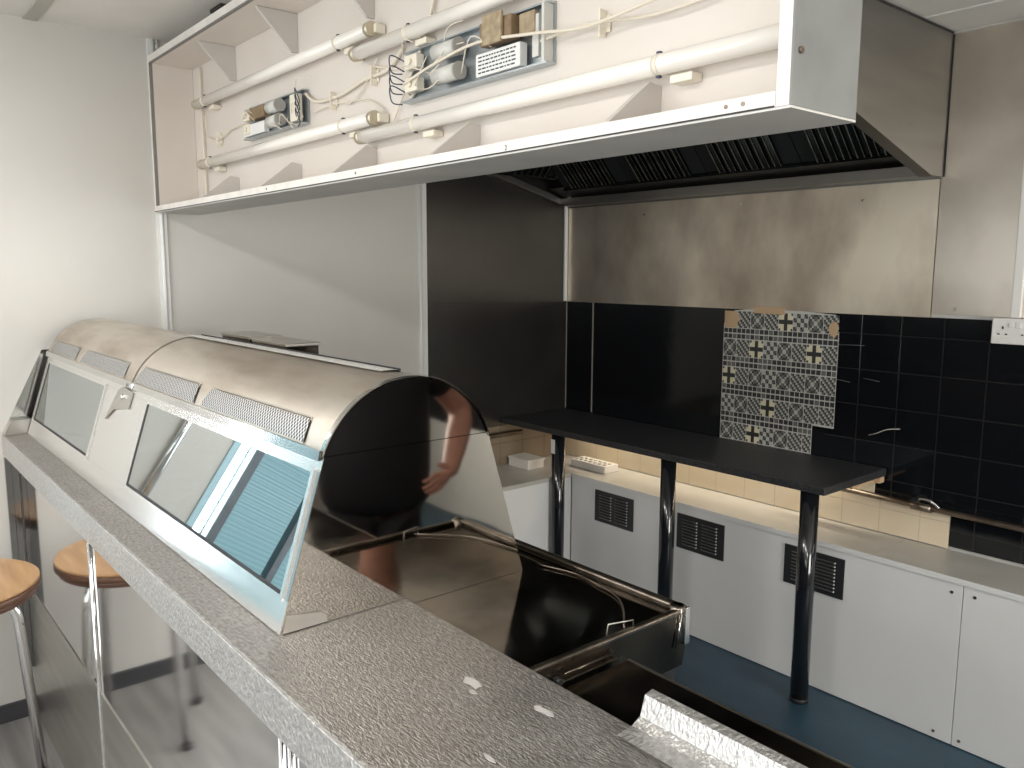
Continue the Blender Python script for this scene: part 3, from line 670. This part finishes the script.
TY = 1.20
def lamp_tube(x0, x1, z, label, clips):
    t = empty('fluorescent_tube', ((x0+x1)/2, TY, z), label, 'fluorescent tube', 'tubes in the light box')
    build('glass_tube', MB().tube([(x0+.02,TY,z),(x1-.02,TY,z)], .0185, 24), TUBE, t)
    for xa, xb in ((x0,x0+.02),(x1-.02,x1)):
        e = build('end_cap', MB().tube([(xa,TY,z),(xb,TY,z)], .0195, 24), BRASS, t)
        xo = x0-.018 if xa == x0 else x1+.001
        build('lamp_holder', MB().box(xo, xo+.014, TY+.002, TY+.034, z-.012, z+.012, .003), TUBEPL, e)
    for x in clips:
        c = build('clip', MB().tube([(x-.006,TY,z),(x+.006,TY,z)], .0195, 20).box(x-.008, x+.008, TY+.015, TY+.034, z-.008, z+.008), TUBEPL, t)
        for q in (z+.019, z-.023): build('clip_screw', MB().box(x-.004, x+.004, TY-.005, TY+.003, q, q+.004), CABLEB, c)
        build('clip_block', MB().box(x+.02, x+.07, TY+.005, TY+.036, z-.036, z-.021, .002), TUBEPL, t)
lamp_tube(-3.40, -2.03, 2.400, 'unlit white tube, upper one at the left end of the light box', (-3.30,-2.22))
lamp_tube(-2.13, -.71, 2.350, 'unlit white tube, upper one at the right end of the light box', (-1.85,-1.0))
lamp_tube(-3.37, -2.02, 2.165, 'unlit white tube, lower one at the left end of the light box', (-3.27,-2.2))
lamp_tube(-2.11, -.71, 2.122, 'unlit white tube, lower one at the right end of the light box', (-1.82,-1.02))

def gear(x0, x1, z0, z1, label, full):
    y1 = FY1-.013; y = y1-.012
    g = empty('ballast_tray', ((x0+x1)/2, y1, z0), label, 'electrical gear', 'ballast trays in the light box')
    sk = -.02
    build('tray', MB().box(x0, x1, y1-.004, y1-.0005, z0, z1).box(x0, x1, y1-.03, y1-.004, z0, z0+.004).box(x0, x1, y1-.022, y1-.004, z1-.004, z1), ZINC, g)
    L = x1-x0; h = z1-z0
    for k, (zz) in enumerate((z0+h*.30, z0+h*.74)):
        xa = x0+L*(.29 if full else .50)
        cpt = build('capacitor', MB().tube([(xa,y-.018,zz),(xa+L*.16,y-.018,zz)], .020, 20), CAPAC, g)
        build('capacitor_cap', MB().tube([(xa+L*.16,y-.018,zz),(xa+L*.16+.006,y-.018,zz)], .021, 20), CEILBAR, cpt)
        build('terminal_block', MB().box(x0+L*.05, x0+L*.15, y-.025, y, zz-.018, zz+.018, .003).tube([(x0+L*.10,y-.025,zz),(x0+L*.10,y-.032,zz)], .008, 8), TUBEPL, g)
    if full:
        build('transformer', MB().box(x0+L*.62, x0+L*.82, y-.030, y, z0+h*.55, z1-.006, .004), COPPER, g)
        build('transformer_core', MB().box(x0+L*.66, x0+L*.78, y-.040, y-.0305, z0+h*.52, z1+.004, .003), COREM, g)
        el = build('electronic_ballast', MB().box(x0+L*.58, x0+L*.86, y-.022, y, z0+.008, z0+h*.46, .002), LABELW, g)
        ln = MB()
        random.seed(5)
        for r in range(5):
            xx = x0+L*.60
            while xx < x0+L*.83:
                ww = random.uniform(.004,.014); ln.box(xx, xx+ww, y-.0232, y-.0224, z0+.014+r*.0085, z0+.017+r*.0085); xx += ww+.004
        build('printed_lines', ln, INK, el)
        build('end_plate', MB().box(x1-.014, x1-.006, y-.018, y+.008, z0+.004, z1-.004).box(x1-.05,x1-.03,y-.012,y,z0+.02,z1-.02), CAPAC, g)
        build('mount_bracket', MB().box(x0+L*.84, x0+L*.93, y-.016, y, z0+h*.56, z1-.01, .003), COREM, g)
    else:
        build('transformer', MB().box(x0+L*.16, x0+L*.42, y-.025, y, z0+h*.55, z1-.008, .004), COPPER, g)
        build('electronic_ballast', MB().box(x0+.010, x0+L*.40, y-.020, y, z0+.008, z0+h*.44, .002), LABELW, g)
        build('terminal_block', MB().box(x0+L*.84, x0+L*.95, y-.022, y, z0+h*.1, z1-.01, .004), TUBEPL, g)
    random.seed(int(-x0*100))
    for k in range(9):
        a = Vector((x0+L*random.uniform(.0,.5 if full else 1), y-.02, z0+h*random.uniform(.1,.9))); b = a+Vector((L*random.uniform(.08,.22), 0, h*random.uniform(-.5,.5)))
        m = (a+b)/2+Vector((0,-.016,h*random.uniform(-.3,.4))); build('wire', MB().tube(smooth_path([a,m,b],5), .0016, 6), CABLE, g)
    wr = MB()
    for k in range(4):
        xx = x0 if full else x1
        a = Vector((xx+(.02 if full else -.03), y-.02, z0+h*(.2+.2*k))); s_ = -1 if full else 1
        wr.tube(smooth_path([a, a+Vector((s_*.035,-.02,.018)), a+Vector((s_*.045,-.01,-.02)), a+Vector((s_*.01,0,-.03))],5), .0017, 6)
    build('dark_wiring', wr, CABLEB, g)
gear(-2.955, -2.485, 2.212, 2.318, 'small ballast tray with capacitors at the left of the light box', False)
gear(-1.90, -1.335, 2.185, 2.312, 'large ballast tray with transformer in the middle of the light box', True)

CYY = FY1-.023
def cable(pts, label, r=.0045, name='cable', m=None, dy=0):
    o = build(name, MB().tube(smooth_path([(x, CYY+dy, z) for x, z in pts], 7), r*.8, 8), m or CABLE)
    return tag(o, label, 'cable', 'cables in the light box')
cable([(-2.49,2.305),(-2.42,2.27),(-2.27,2.265),(-2.12,2.285),(-2.0,2.29),(-1.92,2.33)], 'thick cream cable joining the two ballast trays', .0065)
cable([(-2.44,2.24),(-2.32,2.245),(-2.12,2.23),(-2.02,2.19)], 'thin cable dropping to the end of the lower left tube', .0025)
cable([(-1.98,2.14),(-1.93,2.20),(-1.86,2.28)], 'thin cable rising from the lower right tube to the large tray', .003)
cable([(-2.05,2.33),(-2.12,2.27),(-2.2,2.235),(-2.24,2.24)], 'thin wire curving down from the upper tube joint', .0025)
cable([(-2.10,2.32),(-2.0,2.295),(-1.9,2.275)], 'short cable from the upper right tube end to the large tray', .0035)
cable([(-1.72,2.55),(-1.76,2.45),(-1.82,2.33),(-1.90,2.24),(-1.885,2.20),(-1.86,2.215)], 'grey cable dropping from the top board past the large tray', .006)
cable([(-1.86,2.225),(-1.72,2.25),(-1.55,2.265),(-1.36,2.245),(-1.2,2.225),(-1.02,2.235),(-.86,2.24),(-.75,2.25)], 'upper of two long cream cables running right from the large tray', .0045, dy=-.036)
cable([(-1.36,2.234),(-1.22,2.238),(-1.05,2.218),(-.9,2.225),(-.80,2.262)], 'lower of two long cream cables running right from the large tray', .004, dy=-.012)
cable([(-3.38,2.36),(-3.36,2.28),(-3.25,2.25),(-3.1,2.275),(-2.96,2.275)], 'thin cable from the small tray to the left tube ends', .003)
cable([(-3.415,2.55),(-3.41,2.3),(-3.40,2.03)], 'white cable running straight down the left corner of the light box', .006)
for i, (x, z, l) in enumerate(((-3.24,2.25,'white cable clip left of the small ballast tray'),(-2.31,2.255,'white cable clip just right of the small ballast tray'),(-2.07,2.287,'white cable clip midway between the two ballast trays'),(-1.19,2.235,'white cable clip right of the large ballast tray'))):
    o = build('cable_clip', MB().box(x-.014, x+.014, CYY+.007, CYY+.009, z-.016, z+.016).box(x-.0025,x+.0025,CYY-.008,CYY+.007,z-.026,z-.009).box(x-.0025,x+.0025,CYY-.008,CYY+.007,z+.009,z+.026).box(x-.002,x+.002,CYY-.010,CYY-.0075,z-.026,z+.026), TUBEPL)
    tag(o, l, 'cable clip', 'cable clips in the light box')

# ------------------------------------------------------------------ bar stool
SX, SY, SZ, SR = -3.14, .225, .725, .265
stl = empty('bar_stool', (SX, SY, 0), 'round wooden bar stool with bent chrome legs at the counter front', 'bar stool')
build('seat', MB().disc(SX, SY, SZ-.012, SZ, SR, 64, .003), WOOD, stl)
build('seat_rim', MB().disc(SX, SY, SZ-.034, SZ-.0125, SR+.001, 64, .003), WOODE, stl)
build('seat_base', MB().disc(SX, SY, SZ-.055, SZ-.0345, SR-.012, 64, .003), WOODE, stl)
for a in (70, 160, 250, 340):
    c_, s_ = math.cos(math.radians(a)), math.sin(math.radians(a))
    pts = [(SX+c_*.05, SY+s_*.05, SZ-.07), (SX+c_*.14, SY+s_*.14, SZ-.072), (SX+c_*.178, SY+s_*.178, SZ-.09), (SX+c_*.195, SY+s_*.195, SZ-.14), (SX+c_*.235, SY+s_*.235, .012)]
    p = [Vector(q) for q in pts]; path = smooth_path(p[:4], 5)+[p[4]]
    lg = build('leg', MB().tube(path, .0165, 14), CHROME, stl)
    build('foot', MB().tube([(SX+c_*.2355, SY+s_*.2355, 0),(SX+c_*.2355, SY+s_*.2355, .02)], .019, 12), BLACKPL, lg)
bk = [(SX-.11,SY-.16,SZ-.06),(SX-.12,SY-.20,SZ+.02),(SX-.11,SY-.21,SZ+.30),(SX,SY-.22,SZ+.36),(SX+.11,SY-.21,SZ+.30),(SX+.12,SY-.20,SZ+.02),(SX+.11,SY-.16,SZ-.06)]
build('backrest', MB().tube(smooth_path(bk, 6), .011, 12), BLACKPL, stl)

# ------------------------------------------------------------------ person standing in the aisle (mirrored in the cabinet end)
def skin_body(name, nodes, edges, m, parent=None, root=0, sub=2, loc=(0,0,0)):
    me = bpy.data.meshes.new(name); o0 = origin(parent) if parent else Vector(loc)
    me.from_pydata([Vector(n[0])-o0 for n in nodes], edges, []); o = bpy.data.objects.new(name, me); C.objects.link(o)
    if parent: o.parent = parent
    else: o.location = loc
    me.materials.append(m)
    md = o.modifiers.new('Skin','SKIN'); md.use_smooth_shade = True
    for i, n in enumerate(nodes):
        r = n[1]; me.skin_vertices[0].data[i].radius = r if isinstance(r, tuple) else (r, r)
        me.skin_vertices[0].data[i].use_root = (i == root)
    s = o.modifiers.new('Subsurf','SUBSURF'); s.levels = s.render_levels = sub
    return o
PX, PY = .10, 1.53
def P(dx, dy, z): return (PX+dx, PY+dy, z)      # faces -X; +dy is the person's right hand side
per = skin_body('person', [
 (P(0,0,.98),(.14,.17)), (P(0,0,1.15),(.14,.18)), (P(0,0,1.32),(.13,.18)), (P(.01,0,1.43),(.07,.09)), (P(0,0,1.52),(.055,.055)), (P(-.01,0,1.60),(.080,.078)), (P(-.010,0,1.68),(.098,.090)), (P(-.005,0,1.76),(.075,.07)),
 (P(.01,.20,1.41),(.052,.052)), (P(.03,.43,1.19),(.055,.055)), (P(-.12,.26,1.0),(.042,.042)), (P(-.15,.22,.985),(.034,.022)),
 (P(.01,-.19,1.41),(.050,.050)), (P(.12,-.27,1.16),(.045,.045)), (P(.19,-.10,1.02),(.034,.034)), (P(.20,-.06,1.01),(.03,.02)),
 (P(0,.09,.90),(.09,.09)), (P(-.01,.11,.50),(.062,.062)), (P(.01,.12,.09),(.042,.042)), (P(-.13,.13,.035),(.045,.032)),
 (P(0,-.09,.90),(.09,.09)), (P(-.01,-.11,.50),(.062,.062)), (P(.01,-.12,.09),(.042,.042)), (P(-.13,-.13,.035),(.045,.032))],
 [(0,1),(1,2),(2,3),(3,4),(4,5),(5,6),(6,7),(3,8),(8,9),(9,10),(10,11),(3,12),(12,13),(13,14),(14,15),(0,16),(16,17),(17,18),(18,19),(0,20),(20,21),(21,22),(22,23)], SKIN, loc=P(0,0,0))
tag(per, 'person in black shirt and dark trousers, mirrored in the cabinet end panel', 'person')
skin_body('shirt', [(P(0,0,.84),(.165,.215)), (P(0,0,.95),(.17,.235)), (P(0,0,1.15),(.17,.245)), (P(0,0,1.32),(.16,.235)), (P(.01,0,1.44),(.115,.17)), (P(.01,.20,1.42),(.098,.098)), (P(.025,.34,1.28),(.08,.08)), (P(.01,-.19,1.42),(.078,.078)), (P(.12,-.28,1.15),(.072,.072)), (P(.18,-.15,1.06),(.055,.055))],
 [(0,1),(1,2),(2,3),(3,4),(4,5),(5,6),(4,7),(7,8),(8,9)], CLOTH, per)
skin_body('trousers', [(P(0,0,.97),(.13,.15)), (P(0,.095,.84),(.10,.10)), (P(-.01,.11,.50),(.09,.09)), (P(.01,.12,.11),(.06,.06)), (P(0,-.095,.84),(.10,.10)), (P(-.01,-.11,.50),(.09,.09)), (P(.01,-.12,.11),(.06,.06))],
 [(0,1),(1,2),(2,3),(0,4),(4,5),(5,6)], TROUS, per)
for s_ in (1,-1):
    skin_body('shoe', [(P(.05,.125*s_,.045),(.045,.045)), (P(-.05,.13*s_,.045),(.05,.045)), (P(-.16,.135*s_,.035),(.045,.033))], [(0,1),(1,2)], BLACKPL, per)
skin_body('hair', [(P(.028,0,1.67),(.092,.092)), (P(.018,0,1.75),(.092,.088)), (P(-.01,0,1.795),(.07,.066))], [(0,1),(1,2)], HAIR, per)
def hand(base, d, side, up):
    base = Vector(base); d = Vector(d).normalized(); side = Vector(side).normalized(); up = Vector(up).normalized()
    nodes = [(base, (.026,.018)), (base+d*.05, (.034,.016))]; edges = [(0,1)]
    for k, (o, l) in enumerate(((-.030,.062),(-.010,.075),(.010,.070),(.029,.055))):
        a = base+d*.075+side*o; i = len(nodes)
        nodes += [(a, .010), (a+d*l*.5-up*.008, .0085), (a+d*l-up*.03, .0075)]; edges += [(1,i),(i,i+1),(i+1,i+2)]
    i = len(nodes); nodes += [(base+d*.02-side*.035, .011), (base+d*.055-side*.055-up*.01, .009)]; edges += [(0,i),(i,i+1)]
    return skin_body('hand', nodes, edges, SKIN, per, sub=1)
hand(P(-.135,.245,.998), (-.25,-.8,-.35), (0,.35,-1), (-1,0,0))
hand(P(.20,-.07,1.01), (0,1,-.1), (0,.1,1), (1,0,0))
for s_ in (1,-1):
    fc = MB(); bmesh.ops.create_uvsphere(fc.bm, u_segments=10, v_segments=8, radius=.011, matrix=Matrix.Translation(Vector(P(-.101,.03*s_,1.685))))
    build('eye', fc, INK, per)
skin_body('nose', [(P(-.100,0,1.69),.008), (P(-.124,0,1.655),.013)], [(0,1)], SKIN, per, sub=1)
skin_body('mouth', [(P(-.098,-.022,1.618),.006), (P(-.106,0,1.618),.008), (P(-.098,.022,1.618),.006)], [(0,1),(1,2)], mat('lips', (.45,.16,.13), .5), per, root=1, sub=1)
for s_ in (1,-1): skin_body('ear', [(P(0,.090*s_,1.70),.012), (P(.005,.094*s_,1.66),.010)], [(0,1)], SKIN, per, sub=1)

# ------------------------------------------------------------------ light
def area(name, loc, rot, sx, sy, pw, col=(1,1,1), spread=None):
    l = bpy.data.lights.new(name, 'AREA'); l.shape = 'RECTANGLE'; l.size = sx; l.size_y = sy; l.energy = pw; l.color = col
    if spread: l.spread = spread
    o = bpy.data.objects.new(name, l); C.objects.link(o); o.location = loc; o.rotation_euler = rot; return o
R90 = math.pi/2
area('shop_window_daylight', ((fx0+fx1)/2, YF-.13, (fz0+fz1)/2), (R90, 0, 0), fx1-fx0-.1, fz1-fz0-.1, 98, (1,.985,.96))
area('side_window_daylight', (XR+.12, (ry0+ry1)/2, (rz0+rz1)/2), (0, R90, 0), rz1-rz0-.1, ry1-ry0-.1, 130, (1,.96,.90))
for x in (-2.5, -.7, 1.2): area('ceiling_light_glow', (x, -.5, ZC-.036), (0,0,0), 1.15, .25, 22, (1,.97,.93))
area('end_window_daylight', (XW-.05, -.26, 1.5), (0, -R90, 0), 1.6, .1, 8, (.9,.96,1))
area('added_table_fill', (-2.57, 3.352, .884), (0,0,0), 1.64, .012, 2.6, (1,.88,.70))  # added fill lamp, keeps the cream tiles under the table bright
wd = bpy.data.worlds.new('World'); SC.world = wd; wd.use_nodes = True
wd.node_tree.nodes['Background'].inputs[0].default_value = (.85,.92,1,1); wd.node_tree.nodes['Background'].inputs[1].default_value = 1.2

# ------------------------------------------------------------------ camera
Mr = ((0.6414,-0.0037,0.7672),(0.1073,0.9906,-0.0849),(-0.7597,0.1368,0.6357))
def wv(r): return Vector((r[0], r[2], -r[1])).normalized()
fw = wv(Mr[2]); rt = wv(Mr[0]); rt = (rt-fw*rt.dot(fw)).normalized(); upv = rt.cross(fw)
cam = bpy.data.cameras.new('camera'); co = bpy.data.objects.new('camera', cam); C.objects.link(co)
cam.sensor_fit = 'HORIZONTAL'; cam.sensor_width = 36; cam.lens = 818.35/1024*36; cam.clip_start = .02
co.matrix_world = Matrix(((rt.x,upv.x,-fw.x,0),(rt.y,upv.y,-fw.y,0),(rt.z,upv.z,-fw.z,1.75),(0,0,0,1)))
SC.camera = co
SC.view_settings.view_transform = 'Standard'; SC.view_settings.look = 'None'
SC.view_settings.exposure = 0.0; SC.view_settings.gamma = 1; SC.view_settings.use_curve_mapping = False
